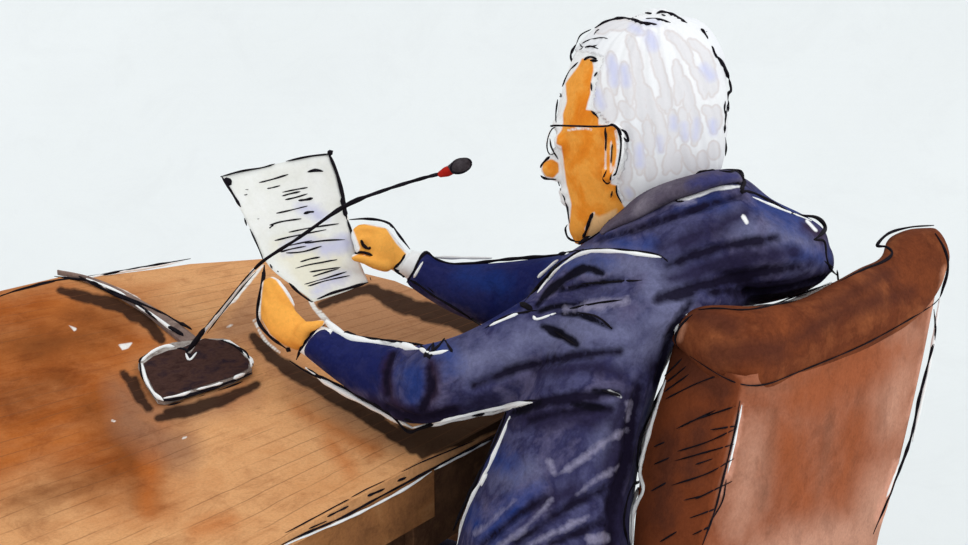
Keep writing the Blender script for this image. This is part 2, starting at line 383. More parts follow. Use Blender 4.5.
# ================================================================== microphone
def microphone():
    root = bpy.data.objects.new('microphone', None); C.objects.link(root); base = G(195, 372, .75); root.location = base
    tag(root, 'gooseneck conference microphone with dark slab base and red collar standing on the desk', 'microphone')
    M = __import__('mathutils').Matrix.Translation(-base)
    def own(o): o.data.transform(M); o.parent = root; return o
    blk = wash('base_umber_wash', [(.3, (46, 28, 26)), (.5, (72, 48, 42)), (.7, (40, 28, 36))], 45, pigment=.3)
    gry = wash('base_rim_wash', [(.35, (196, 190, 184)), (.6, (130, 118, 112)), (.75, (226, 226, 222))], 45)
    tp = [(138, 362), (150, 350), (172, 342), (205, 338), (226, 338), (246, 353), (252, 368), (232, 378), (165, 399), (158, 398), (146, 380)]
    h = .012
    low = [G(x, y + 6, .7508) for x, y in tp]; up = [G(x, y, .75 + h) for x, y in tp]
    bm = bmesh.new(); c = sum(up, Vector()) / len(up)
    v = [[bm.verts.new(p) for p in ring] for ring in (low, [p - Vector((0, 0, .003)) for p in up], [c + (p - c) * .975 for p in up])]
    n = len(tp)
    for a, b in zip(v, v[1:]):
        for i in range(n): bm.faces.new((a[i], a[(i + 1) % n], b[(i + 1) % n], b[i]))
    bm.faces.new(v[0][::-1]); bm.faces.new(v[2])
    o = done(bm, 'base', gry, None, False); o['label'] = 'pale grey rim of the base'; bv = tree(o); base_o = o
    bm = bmesh.new(); ins = r('N', 118, 215, 165, 180, 240, 150, 300, 140, 370, 110, 420, 90, 480, 100, 530, 95, 590, 150, 640, 205, 635, 240, 560, 280, 400, 330, 215, 385, 180, 370, 130, 270)
    rings = [[bm.verts.new(G(x, y, z)) for x, y in ins] for z in (.75 + h - .003, .75 + h + .0012)]
    for i in range(len(ins)): bm.faces.new((rings[0][i], rings[0][(i + 1) % len(ins)], rings[1][(i + 1) % len(ins)], rings[1][i]))
    bm.faces.new(rings[0][::-1]); bm.faces.new(rings[1])
    t = own(done(bm, 'base_plate', blk, None, False)); t['label'] = 'near-black top plate'
    own(ink('ink_outline', [(2, r('N', 92, 205, 120, 180, 200, 135, 265, 125)), (3.2, r('N', 95, 200, 112, 270, 150, 340, 205, 395, 330, 375, 450, 340, 560, 300, 655, 262)), (3.4, r('N', 230, 428, 340, 405, 450, 370)), (3.4, r('N', 460, 365, 560, 330, 665, 290)),
        (2, r('N', 500, 100, 570, 130, 640, 190, 660, 225)), (3, r('N', 285, 140, 330, 150, 350, 185, 375, 160)), (1.6, r('N', 640, 190, 625, 160, 580, 130))], None, bv, Dg=2.1, off=.0025))
    own(ink('white_margin', [(2.4, r('N', 325, 165, 345, 200, 380, 160)), (3.4, r('N', 105, 205, 150, 165, 215, 132, 270, 132)), (3.6, r('N', 108, 215, 130, 300, 170, 365, 215, 400)), (2.6, r('N', 215, 388, 300, 372, 350, 355)), (2.4, r('N', 380, 345, 460, 325, 510, 310)), (3, r('N', 560, 290, 620, 265)), (3.4, r('N', 515, 100, 560, 120, 610, 160, 650, 200, 650, 235))], None, bv, WHITE, 2.1, .003))
    own(base_o)
    # gooseneck
    path = [(189, 352, 2.185), (202, 334, 2.17), (222, 309, 2.13), (243, 283, 2.09), (262, 262, 2.06), (300, 237, 2.02), (345, 206, 1.985), (385, 190, 1.965), (420, 179, 1.955), (443, 173, 1.95)]
    S = catmull(path, 6); cut = 24
    bm = bmesh.new(); pts = [P(*q) for q in S[:cut + 1]]; tube_raw(bm, pts, [.0026 * (1 - .3 * i / cut) for i in range(cut + 1)], 10)
    lo = done(bm, 'gooseneck', WHITE, None); lo['label'] = 'white lower length of the gooseneck'; bl = tree(lo); 
    bm = bmesh.new(); pts = [P(*q) for q in S[cut - 2:]]; n = len(pts)
    tube_raw(bm, pts, [(.0018 + .0006 * abs(sin(i * .9)) + (.0009 if 12 < i < 17 else 0)) for i in range(n)], 10)
    gn = done(bm, 'gooseneck', INK, None); gn['label'] = 'black upper length of the gooseneck'; own(gn)
    own(ink('ink_outline', [(1.3, [(203, 330), (222, 307), (243, 281), (260, 263)]), (1.2, [(207, 333), (226, 308), (246, 283), (256, 272)]), (5, [(187, 352), (195, 342), (205, 328)])], None, bl, Dg=2.1, off=.001)); own(lo)
    bm = bmesh.new(); a = P(441, 174, 1.95); b = P(452, 169.5, 1.948); chain(bm, [(a, .0042), ((a + b) / 2, .0062), (b, .0058)], 12)
    own(done(bm, 'collar_ring', wash('red_wash', [(.3, (150, 24, 20)), (.7, (196, 48, 34))], 60), None))['label'] = 'red collar ring'
    bm = bmesh.new(); chain(bm, [(P(452, 169, 1.948), .0065), (P(459, 166, 1.945), .0092), (P(464, 164.5, 1.943), .0085)], 20)
    hd = own(done(bm, 'microphone_head', wash('foam_wash', [(.3, (44, 38, 42)), (.7, (82, 76, 80))], 90), None))
    bm = bmesh.new(); rg = [P(461 + 10.3 * cos(t), 166 + 7 * sin(t) - 2.6 * cos(t), 1.941) for t in [2 * pi * k / 24 for k in range(25)]]
    tube_raw(bm, rg, [.0013] * 25, 6); own(done(bm, 'rim', INK, None))
microphone()
# ================================================================== paper sheet
def sheet():
    T = catmull([(222, 177), (255, 169), (290, 161), (329, 153)], 8); B = catmull([(314, 302), (333, 296), (350, 290), (368, 282)], 8)
    Lf = catmull([(222, 177), (245, 218), (266, 262), (287, 282), (314, 302)], 8); Rt = catmull([(329, 153), (345, 205), (356, 251), (368, 282)], 8)
    def at(c, t):
        t *= len(c) - 1; i = min(int(t), len(c) - 2); return c[i] + (c[i + 1] - c[i]) * (t - i)
    n = 24; bm = bmesh.new(); g = []
    for j in range(n + 1):
        v = j / n; row = []
        for i in range(n + 1):
            u = i / n
            q = (1 - v) * at(T, u) + v * at(B, u) + (1 - u) * at(Lf, v) + u * at(Rt, v) - ((1 - u) * (1 - v) * T[0] + u * (1 - v) * T[-1] + (1 - u) * v * B[0] + u * v * B[-1])
            D = (1 - v) * (2.2 + .04 * u) + v * (2.125 + .085 * u) + .012 * sin(pi * u)
            row.append(bm.verts.new(P(q[0], q[1], D)))
        g.append(row)
    for j in range(n):
        for i in range(n): bm.faces.new((g[j][i], g[j + 1][i], g[j + 1][i + 1], g[j][i + 1]))
    mat = wash('page_wash', [(.4, (234, 236, 234)), (.6, (226, 228, 222))], 14, [('yel', (228, 224, 202), .8, 14, 14), ('lil', (196, 198, 226), .85, 10, 12)], pigment=.06, bump=.05)
    o = done(bm, 'paper_sheet', mat); 
    mark(o, 'yel', [r('O', 230, 330, 330, 300, 460, 330, 470, 430, 380, 520, 330, 500, 250, 380)], []); mark(o, 'lil', [], [(12, r('O', 320, 215, 360, 230, 400, 250)), (14, r('O', 270, 350, 330, 330, 380, 345)), (16, r('O', 400, 350, 460, 330)), (12, r('O', 370, 490, 420, 450, 470, 430))])
    tag(o, 'white page of handwritten lines held up in both hands', 'paper'); bv = tree(o)
    s = o.modifiers.new('t', 'SOLIDIFY'); s.thickness = .0006
    L = [(185, 138, 235, 125, 283, 110), (215, 156, 235, 152, 257, 146), (262, 168, 300, 160, 345, 152), (262, 180, 290, 172, 322, 165), (272, 192, 310, 183, 345, 172), (240, 236, 290, 225, 345, 211),
         (218, 275, 260, 262, 325, 252), (222, 283, 230, 276, 236, 273), (275, 298, 350, 282, 445, 268), (295, 258, 312, 252), (230, 325, 300, 308, 405, 287), (268, 363, 330, 358, 390, 340), (318, 392, 350, 382, 385, 375),
         (330, 332, 400, 322, 465, 319), (298, 414, 350, 400, 440, 383), (345, 425, 400, 415, 450, 408), (355, 440, 400, 425, 445, 412), (325, 466, 380, 450, 470, 422), (335, 473, 400, 452, 480, 434), (180, 254, 190, 252), (255, 360, 290, 350, 340, 340), (260, 345, 300, 335, 360, 322)]
    st = [(1.5, r('O', *l)) for l in L] + [(2.6, r('O', 345, 102, 370, 97, 395, 100)), (2.2, r('O', 315, 194, 340, 191, 362, 186)), (2.4, r('O', 332, 236, 350, 231, 366, 230)), (2.4, r('O', 137, 178, 152, 174)), (1.2, r('O', 140, 160, 155, 158)), (2.2, r('O', 218, 275, 240, 268))]
    ink('handwritten_text', st, o, bv, Dg=2.2, off=.0008)
    ink('ink_outline', [(1.6, r('O', 65, 118, 130, 100, 200, 88, 240, 76)), (1.6, r('O', 275, 68, 350, 52, 420, 44)), (2.6, r('O', 68, 115, 100, 165, 130, 215)), (7, r('O', 82, 122, 98, 145)), (1.3, r('O', 142, 250, 150, 275)), (1.4, r('O', 160, 285, 185, 340, 205, 390)),
        (7, r('O', 412, 34, 422, 48)), (3, r('O', 412, 40, 440, 110, 460, 190, 470, 250)), (4, r('O', 455, 185, 468, 245)), (2.2, r('O', 472, 255, 490, 310, 502, 352)), (2.6, r('O', 360, 518, 420, 492, 480, 474, 540, 456)), (2.2, r('O', 545, 440, 548, 450)),
        (2.2, r('O', 285, 458, 320, 492, 360, 520)), (2.6, r('O', 225, 398, 232, 415)), (3.4, r('O', 248, 420, 252, 424))], o, bv, Dg=2.18, off=.0012)
sheet()
# ================================================================== chair
def chair():
    root = bpy.data.objects.new('armchair', None); C.objects.link(root)
    Lp = [(673, 338, 1.86), (656, 400, 1.86), (641, 460, 1.86), (635, 500, 1.86), (631, 545, 1.86), (622, 680, 1.86), (616, 850, 1.86)]
    Rp = [(742, 380, 1.73), (738, 405, 1.73), (725, 460, 1.73), (713, 510, 1.73), (704, 545, 1.73), (690, 680, 1.73), (682, 865, 1.73)]
    Qp = [(941, 282, 2.06), (926, 360, 2.06), (908, 440, 2.06), (893, 500, 2.06), (880, 545, 2.06), (860, 660, 2.06), (845, 800, 2.06)]
    org = P(780, 700, 1.95); org.z = 0; root.location = org
    tag(root, 'brown leather armchair with thick padded back behind the seated man', 'chair')
    M = __import__('mathutils').Matrix.Translation(-org)
    def own(o): o.data.transform(M); o.parent = root; return o
    bm = bmesh.new(); rings = []
    rows = list(zip(catmull(Lp, 6), catmull(Rp, 6), catmull(Qp, 6)))
    for L, R_, Q in rows:
        L, R_, Q = P(*L), P(*R_), P(*Q); I = L + (Q - R_) * .9; I.z -= .1 * max(0, 1 - (1.0 - I.z) * 3)
        c = (L + Q) / 2; pts = []
        cor = [L, R_, Q, I]
        for k in range(4):
            a, b = cor[k], cor[(k + 1) % 4]; out = ((a + b) / 2 - c); out.normalize()
            for j in range(10):
                t = .04 + .92 * j / 9
                pts.append(a.lerp(b, t) + out * (.012 if k == 1 else .006) * (1 - (2 * t - 1) ** 2))
        rings.append([bm.verts.new(p) for p in pts])
    n = 40
    for a, b in zip(rings, rings[1:]):
        for k in range(n): bm.faces.new((a[k], a[(k + 1) % n], b[(k + 1) % n], b[k]))
    bm.faces.new(rings[0]); bm.faces.new(rings[-1][::-1])
    bmesh.ops.subdivide_edges(bm, edges=[e for e in bm.edges if e.calc_length() > .012], cuts=2, use_grid_fill=True)
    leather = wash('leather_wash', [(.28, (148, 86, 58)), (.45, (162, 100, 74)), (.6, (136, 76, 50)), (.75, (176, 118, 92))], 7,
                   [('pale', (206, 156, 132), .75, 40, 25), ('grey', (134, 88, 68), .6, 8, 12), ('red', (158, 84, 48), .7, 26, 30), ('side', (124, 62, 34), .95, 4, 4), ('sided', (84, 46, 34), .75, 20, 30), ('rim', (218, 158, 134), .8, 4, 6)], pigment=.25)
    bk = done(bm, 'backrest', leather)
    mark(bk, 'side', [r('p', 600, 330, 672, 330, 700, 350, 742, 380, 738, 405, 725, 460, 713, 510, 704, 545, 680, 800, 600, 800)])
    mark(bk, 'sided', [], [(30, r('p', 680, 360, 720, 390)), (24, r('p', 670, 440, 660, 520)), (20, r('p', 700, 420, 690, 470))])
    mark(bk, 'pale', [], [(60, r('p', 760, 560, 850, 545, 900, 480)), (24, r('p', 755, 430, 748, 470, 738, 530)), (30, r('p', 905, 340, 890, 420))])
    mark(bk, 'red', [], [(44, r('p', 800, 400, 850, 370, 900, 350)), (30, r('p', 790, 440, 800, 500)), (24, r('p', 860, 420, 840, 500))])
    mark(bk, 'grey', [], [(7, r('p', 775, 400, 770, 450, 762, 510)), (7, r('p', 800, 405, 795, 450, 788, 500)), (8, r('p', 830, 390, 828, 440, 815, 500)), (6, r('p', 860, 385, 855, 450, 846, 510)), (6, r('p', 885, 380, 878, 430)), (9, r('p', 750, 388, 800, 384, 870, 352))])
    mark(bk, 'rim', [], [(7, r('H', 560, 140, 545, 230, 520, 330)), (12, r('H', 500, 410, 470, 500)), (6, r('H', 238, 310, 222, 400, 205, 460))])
    bv = tree(bk)
    # padded head roll along the top
    st = [(674, 330, 673, 343, 1.85, .05), (682, 315, 682, 350, 1.835, .075), (697, 307, 697, 366, 1.815, .09), (720, 305, 722, 390, 1.80, .10), (757, 306, 757, 404, 1.80, .11), (798, 300, 799, 388, 1.85, .11), (836, 281, 848, 359, 1.91, .11),
          (860, 268, 880, 341, 1.95, .11), (881, 258, 908, 324, 2.0, .11), (888, 240, 928, 304, 2.04, .11), (908, 230, 941, 284, 2.065, .10), (930, 228, 947, 266, 2.08, .08)]
    bm = bmesh.new(); loft(bm, st, 32, 5, 2.6)
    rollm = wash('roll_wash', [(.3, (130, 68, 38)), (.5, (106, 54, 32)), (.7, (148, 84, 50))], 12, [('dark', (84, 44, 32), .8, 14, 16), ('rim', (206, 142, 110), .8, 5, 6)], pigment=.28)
    ro = fuse(bm, 'head_roll', rollm, .005, None, 3)
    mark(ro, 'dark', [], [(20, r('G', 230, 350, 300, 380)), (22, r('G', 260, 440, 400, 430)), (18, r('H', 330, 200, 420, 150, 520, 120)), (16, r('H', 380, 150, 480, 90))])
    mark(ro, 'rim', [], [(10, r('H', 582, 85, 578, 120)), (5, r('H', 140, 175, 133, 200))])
    bvr = tree(ro, bk)
    hatch = [(1.4, r('H', *l)) for l in ((108, 288, 150, 258), (110, 300, 160, 275, 205, 258), (112, 272, 145, 245), (108, 262, 138, 232), (128, 350, 195, 318), (150, 338, 228, 312), (185, 352, 230, 345), (130, 388, 180, 372, 228, 350), (125, 404, 225, 376), (160, 410, 190, 400),
              (120, 445, 180, 425, 225, 400), (160, 468, 222, 438), (85, 455, 112, 440), (90, 410, 118, 398), (140, 470, 175, 462), (150, 500, 195, 484), (155, 528, 185, 514), (100, 540, 130, 522), (90, 380, 110, 372))]
    lines = hatch + [(1.8, r('H', 235, 303, 228, 345, 215, 400, 205, 440, 192, 490, 172, 545)), (1.2, r('H', 212, 435, 206, 470, 190, 500)),
             (2.6, r('H', 560, 150, 562, 190, 548, 250, 535, 300, 520, 370, 490, 450, 458, 527))]
    own(ink('ink_outline', lines, None, bv, Dg=1.9)); own(ink('white_margin', [(2.2, r('H', 238, 310, 226, 370, 214, 425)), (3, r('H', 570, 130, 553, 240, 540, 300, 524, 372)), (3, r('H', 500, 410, 480, 465)), (4, r('p', 666, 380, 650, 430, 640, 470, 644, 490, 634, 510, 632, 545))], None, bv, WHITE, 1.9, .0004))
    lines = [(2.6, r('H', 397, 105, 440, 84, 478, 68, 490, 55, 480, 45, 465, 42, 485, 22, 520, 12, 560, 9)), (2.6, r('H', 562, 22, 578, 50, 583, 85, 570, 130)), (1.3, r('H', 583, 85, 570, 130, 530, 160, 440, 210, 330, 256, 280, 275, 240, 276, 200, 260, 150, 228)),
             (2, r('H', 155, 158, 135, 178, 126, 200, 132, 215)), (1.8, r('H', 165, 150, 200, 148, 250, 150, 330, 135))]
    o = ink('ink_outline', lines, None, bvr, Dg=1.9, off=.002); o.data.transform(M); o.parent = ro
    own(bk); own(ro)
    # seat, plinth and legs
    dark = wash('frame_wash', [(.3, (60, 36, 26)), (.7, (84, 52, 34))], 12)
    Lb, Rb, Qb = (P(*q[-1]) for q in (Lp, Rp, Qp))
    n_ = (Lb - Rb); n_.z = 0; n_.normalize(); w = (Qb - Rb); w.z = 0; n_ = Vector((-w.y, w.x, 0)).normalized(); Rb = Rb - w * .5; w = w * 1.5
    o0 = Vector((Rb.x, Rb.y, 0)) + n_ * .1
    q = [o0, o0 + w, o0 + w + n_ * .47, o0 + n_ * .47]
    bm = bmesh.new(); prism(bm, q, .30, .425, .02); own(done(bm, 'seat_cushion', rollm, None, False))
    c = (q[0] + q[2]) / 2; o0 = Vector((Rb.x, Rb.y, 0)); q = [o0, o0 + w, o0 + w + n_ * .55, o0 + n_ * .55]; c = (q[0] + q[2]) / 2
    bm = bmesh.new(); prism(bm, [c + (p - c) * .96 for p in q], .20, .305, .01); own(done(bm, 'seat_frame', dark, None, False))
    for p in q:
        t = c + (p - c) * .86; bm = bmesh.new()
        tube_raw(bm, [Vector((t.x, t.y, 0)), Vector((t.x, t.y, .21))], [.016, .026], 12); own(done(bm, 'leg', dark, None))
    return n_, c
cn, cc = chair()
# ================================================================== person
def person():
    Fd = Vector((-.90, .43, 0)).normalized(); Sd = Vector((-Fd.y, Fd.x, 0)) * -1       # facing, and towards his far side
    if Sd.y < 0: Sd = -Sd
    bm = bmesh.new()
    HD = 2.0
    head = [(y, a, b, t) for y, a, b, t in ((17, 640, 672, .05), (21, 616, 694, .10), (28, 600, 705, .135), (40, 585, 714, .16), (57, 573, 722, .175), (78, 566, 723, .185), (98, 560, 725, .188), (118, 557, 725, .186), (138, 556, 724, .18), (158, 559, 721, .172),
            (178, 562, 715, .16), (195, 565, 700, .14), (210, 567, 680, .12), (222, 568, 650, .10), (233, 570, 622, .075), (240, 574, 605, .05))]
    loft(bm, [(a, y, b, y, HD, t) for y, a, b, t in head], 32, 4, 2.15)
    chain(bm, [(P(668, 150, HD), .052), (P(664, 200, HD), .056), (P(668, 250, HD + .01), .062)], 20)             # neck
    chain(bm, [(P(560, 146, HD), .006), (P(556, 157, HD), .0095), (P(550, 169, HD), .0125), (P(558, 176, HD), .008)], 14)   # nose
    chain(bm, [(P(562, 128, HD - .03), .007), (P(559, 124, HD), .009), (P(562, 128, HD + .03), .007)], 10)       # brow
    chain(bm, [(P(566, 193, HD - .018), .004), (P(564, 192, HD), .0075), (P(566, 193, HD + .018), .004)], 10)    # lips
    chain(bm, [(P(567, 201, HD - .016), .004), (P(566, 200, HD), .0075), (P(567, 201, HD + .016), .004)], 10)
    for e in (-.03, .03): chain(bm, [(P(563, 140, HD + e), .011), (P(562, 141, HD + e), .011)], 12)               # eyes
    for s, D0 in ((-1, HD - .088), (1, HD + .088)):                                                               # ears
        chain(bm, [(P(606, 133, D0 - s * .004), .007), (P(614, 129, D0 + s * .006), .007), (P(620, 136, D0 + s * .010), .007), (P(619, 155, D0 + s * .009), .0065), (P(614, 170, D0 + s * .004), .0065), (P(608, 177, D0), .0075), (P(606, 170, D0 - s * .004), .006)], 10)
        chain(bm, [(P(611, 135, D0 - s * .002), .008), (P(611, 165, D0 - s * .002), .007)], 10)
    # torso, arms (inside the clothes)
    loft(bm, [(470, 680, 630, 680, 1.95, .30), (478, 545, 612, 545, 1.94, .30), (520, 420, 640, 420, 1.97, .30), (570, 300, 700, 300, 1.99, .32), (610, 245, 740, 240, 2.0, .32), (645, 222, 705, 205, 2.0, .20)], 24)
    loft(bm, [(655, 265, 672, 320, 1.94, .08), (590, 290, 610, 355, 1.93, .08), (480, 350, 490, 395, 1.925, .07), (430, 362, 428, 402, 1.965, .065), (385, 355, 375, 390, 2.03, .06), (335, 340, 318, 366, 2.095, .045), (316, 331, 303, 350, 2.11, .04), (306, 325, 290, 343, 2.105, .04)], 18)
    loft(bm, [(620, 262, 615, 320, 2.10, .08), (540, 268, 535, 310, 2.18, .07), (470, 267, 460, 303, 2.21, .06), (428, 262, 418, 284, 2.225, .045), (405, 250, 394, 272, 2.22, .035)], 18)
    # left hand (near): palm, four fingers curling behind the sheet, thumb
    px = 1 / F
    def fp(bm, pts, rad): chain(bm, [(P(x, y, D), q * D * px) for (x, y, D), q in zip(pts, rad)], 12, 4)
    loft(bm, [(312, 327, 295, 350, 2.105, .03), (303, 318, 281, 343, 2.10, .028), (292, 307, 268, 333, 2.10, .026), (284, 298, 264, 318, 2.10, .022)], 18, 5)
    fp(bm, [(287, 305, 2.102), (282, 294, 2.098), (276, 285, 2.105), (272, 282, 2.125), (277, 284, 2.15)], [8, 7, 6, 5.6, 5])
    fp(bm, [(279, 309, 2.104), (274, 298, 2.10), (269, 288, 2.11), (267, 284, 2.13), (274, 285, 2.152)], [8, 7, 5.8, 5.4, 5])
    fp(bm, [(273, 317, 2.104), (268, 306, 2.10), (266, 296, 2.112), (267, 291, 2.13), (276, 292, 2.15)], [7.6, 6.5, 5.6, 5.2, 4.8])
    fp(bm, [(274, 328, 2.104), (267, 318, 2.102), (265, 309, 2.112), (267, 303, 2.13), (276, 303, 2.14)], [7.5, 5.8, 5, 4.6, 4.2])
    fp(bm, [(300, 338, 2.09), (304, 329, 2.082), (313, 326, 2.08), (322, 322.5, 2.085)], [9, 7.5, 5.2, 3.6])
    # right hand (far): palm, thumb over the sheet, index along its edge, three behind
    loft(bm, [(408, 253, 395, 268, 2.22, .03), (399, 242, 382, 271, 2.215, .03), (389, 230, 372, 267, 2.21, .028), (380, 228, 368, 260, 2.21, .022)], 18, 5)
    fp(bm, [(386, 266, 2.205), (375, 264, 2.198), (364, 259.5, 2.192), (354, 257.5, 2.19)], [6.5, 5.4, 4.6, 3.8])
    fp(bm, [(384, 234, 2.212), (373, 230, 2.21), (361, 229.5, 2.21), (356, 235, 2.21), (358, 244, 2.205)], [6.5, 6, 5.4, 5.4, 4.6])
    fp(bm, [(380, 242, 2.21), (370, 240, 2.208), (362, 240, 2.206), (358, 247, 2.206), (361, 252, 2.205)], [6.5, 5.8, 5.2, 4.8, 4.2])
    fp(bm, [(384, 240, 2.225), (370, 238, 2.24), (354, 240, 2.252), (345, 243, 2.256)], [6, 5.6, 5, 4.4])
    fp(bm, [(386, 250, 2.225), (372, 249, 2.24), (357, 251, 2.252), (348, 254, 2.256)], [6, 5.2, 4.6, 4])
    # legs and feet under the desk
    hip = P(560, 690, 1.95); hip.z = .50
    for s in (-1, 1):
        h = hip + Sd * .09 * s; k = h + Fd * .40 + Sd * .04 * s; k.z = .495; an = k + Fd * .03; an.z = .09
        chain(bm, [(h, .07), (h.lerp(k, .5), .062), (k, .05), (k.lerp(an, .4), .048), (an, .032)], 16)
        chain(bm, [(an - Fd * .02 - Vector((0, 0, .035)), .03), (an + Fd * .08 - Vector((0, 0, .045)), .03), (an + Fd * .16 - Vector((0, 0, .055)), .022)], 12)
    orange = [(.25, (244, 160, 62)), (.42, (248, 168, 72)), (.55, (240, 146, 46)), (.7, (232, 132, 36)), (.85, (249, 172, 84))]
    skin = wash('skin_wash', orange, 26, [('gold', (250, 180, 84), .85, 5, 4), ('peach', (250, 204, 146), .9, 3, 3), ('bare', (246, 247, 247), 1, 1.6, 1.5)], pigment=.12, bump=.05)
    body = fuse(bm, 'person', skin, .003, None, 4)
    tag(body, 'white-haired person in navy suit and glasses seated at the desk reading a held page', 'person')
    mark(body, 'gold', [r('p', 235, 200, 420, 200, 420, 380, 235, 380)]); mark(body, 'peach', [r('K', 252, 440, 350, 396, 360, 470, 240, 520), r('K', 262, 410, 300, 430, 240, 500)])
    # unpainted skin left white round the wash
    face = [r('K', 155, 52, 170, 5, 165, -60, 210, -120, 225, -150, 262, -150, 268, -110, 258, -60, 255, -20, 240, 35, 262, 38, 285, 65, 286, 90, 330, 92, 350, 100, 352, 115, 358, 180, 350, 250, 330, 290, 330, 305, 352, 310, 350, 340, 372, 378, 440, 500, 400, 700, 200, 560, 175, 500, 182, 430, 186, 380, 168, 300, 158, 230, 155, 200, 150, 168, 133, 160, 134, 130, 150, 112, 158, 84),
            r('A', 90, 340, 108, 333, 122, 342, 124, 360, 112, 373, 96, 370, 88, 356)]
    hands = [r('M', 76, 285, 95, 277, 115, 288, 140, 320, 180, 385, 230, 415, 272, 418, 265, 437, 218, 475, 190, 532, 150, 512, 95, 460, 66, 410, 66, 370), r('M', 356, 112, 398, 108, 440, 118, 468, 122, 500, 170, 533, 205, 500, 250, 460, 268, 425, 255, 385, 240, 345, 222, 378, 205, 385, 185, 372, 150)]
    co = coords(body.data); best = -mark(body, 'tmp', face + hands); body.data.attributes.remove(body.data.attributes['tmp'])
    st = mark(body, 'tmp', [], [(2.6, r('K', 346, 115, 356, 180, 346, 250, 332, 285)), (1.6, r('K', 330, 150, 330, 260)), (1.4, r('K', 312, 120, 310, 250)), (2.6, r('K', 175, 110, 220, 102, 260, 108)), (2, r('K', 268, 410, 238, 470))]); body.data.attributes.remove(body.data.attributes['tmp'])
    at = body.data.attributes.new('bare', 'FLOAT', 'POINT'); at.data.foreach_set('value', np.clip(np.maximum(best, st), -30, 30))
    bb = tree(body)
    ink('ink_outline', [(1.8, r('I', 10, 420, 45, 345, 90, 300)), (4, r('I', 0, 470, 8, 455)), (2.4, r('A', 126, 196, 131, 205)), (1.4, r('A', 121, 208, 117, 240, 118, 258)), (1.4, r('A', 104, 290, 108, 310, 122, 334)), (2.2, r('A', 104, 328, 92, 340, 84, 352)), (2, r('A', 85, 368, 95, 374, 118, 376)),
        (2.6, r('A', 122, 381, 125, 390)), (2, r('A', 126, 395, 140, 430, 146, 468)), (1.8, r('K', 172, 452, 165, 470, 175, 500, 205, 514, 232, 512)), (3, r('K', 264, 410, 252, 440, 240, 475, 228, 500)), (1.6, r('K', 350, 310, 352, 340, 370, 375)), (1.5, r('K', 335, 330, 330, 355)),
        (2, r('K', 310, 100, 312, 150, 311, 185)), (1.8, r('K', 350, 98, 366, 140, 364, 200, 350, 262, 338, 275)), (1.6, r('K', 314, 255, 303, 285, 312, 302, 324, 300, 332, 270)), (1.4, r('K', 335, 160, 330, 230)),
        (2.2, r('I', 115, 290, 145, 275, 178, 285)), (2.6, r('I', 145, 292, 185, 295)), (2, r('I', 165, 370, 180, 348)), (1.6, r('J', 150, 52, 182, 80)), (2.6, r('J', 176, 76, 186, 88)), (1.4, r('I', 150, 400, 153, 440)),
        (3, r('M', 78, 240, 75, 280, 62, 340, 55, 400, 70, 440, 110, 480, 162, 518)), (5, r('M', 148, 508, 162, 516)), (3, r('M', 72, 262, 80, 285)), (2.6, r('M', 180, 545, 205, 490, 235, 455, 272, 432)),
        (2.2, r('M', 350, 95, 400, 92, 450, 97, 485, 112, 510, 145, 545, 190)), (3, r('M', 478, 104, 490, 122)), (2.8, r('M', 388, 160, 396, 178, 412, 188, 418, 182)), (3, r('M', 352, 228, 345, 215, 365, 203, 395, 200, 425, 210)), (2, r('M', 530, 205, 515, 230, 492, 252)), (3.4, r('M', 492, 252, 515, 268, 530, 278)), (2.2, r('M', 335, 30, 342, 95))],
        body, bb, Dg=2.0, lim=16)
    # ---------------------------------------------------------------- hair
    me = body.data; co = coords(me); pt = proj(co)
    By = [0, 40, 52, 57, 60, 66, 75, 90, 106, 112, 118, 126, 132, 150, 168, 178, 190, 201, 216]
    Bx = [560, 560, 566, 597, 601, 600, 596, 593, 592, 591, 600, 606, 623, 624, 621, 615, 615, 621, 628]
    D = co[:, 1] * CS - (co[:, 2] - 1.7) * SN
    inh = (pt[:, 0] > np.interp(pt[:, 1], By, Bx)) & (pt[:, 1] < 216) & (np.abs(D - HD) < .2) & (pt[:, 0] < 760) & (pt[:, 0] > 540) & (pt[:, 1] < 10 + 206)
    bmh = bmesh.new(); bmh.from_mesh(me); bmh.verts.ensure_lookup_table()
    bmesh.ops.delete(bmh, geom=[v for v in bmh.verts if not inh[v.index]], context='VERTS')
    hc = P(650, 105, HD)
    for v in bmh.verts:
        d = (v.co - hc).normalized(); a = atan2(d.y, d.x); k = .0022 + .0007 * sin(a * 19 + 4 * d.z) + .0004 * sin(a * 43 + 9 * d.z)
        v.co += d * (k if not v.is_boundary else -.002)
    bmesh.ops.subdivide_edges(bmh, edges=bmh.edges[:], cuts=1, use_grid_fill=True)
    hm = wash('hair_wash', [(.3, (240, 241, 242)), (.7, (232, 234, 238))], 8, [('haze', (236, 235, 238), .9, 2, 3), ('grey', (224, 223, 226), 1, 1.2, 2.5), ('lilac', (204, 207, 234), .9, 7, 6), ('peach', (234, 218, 204), .8, 4, 4)], pigment=.04, bump=.05, edge='grey', rim_col=(238, 224, 214), rim_f=.4)
    hair = done(bmh, 'hair', hm, body)
    random.seed(3)
    locks = [(165, 400, 185, 470, 215, 530), (225, 440, 250, 530, 240, 580), (245, 260, 255, 350, 265, 450), (310, 310, 325, 400, 340, 500), (335, 180, 360, 260, 390, 400), (360, 300, 390, 420, 380, 520), (430, 160, 470, 300, 500, 420), (480, 330, 510, 440, 520, 540), (520, 160, 590, 220, 640, 320), (560, 300, 580, 420, 570, 500), (630, 200, 700, 260, 745, 380), (640, 330, 690, 400, 700, 470), (720, 340, 740, 400, 735, 460), (300, 110, 340, 130, 400, 160), (190, 150, 250, 120, 330, 130),
             (420, 470, 470, 560, 500, 650), (600, 380, 625, 470, 620, 540), (170, 330, 175, 420, 190, 500), (410, 420, 440, 500, 440, 570)]
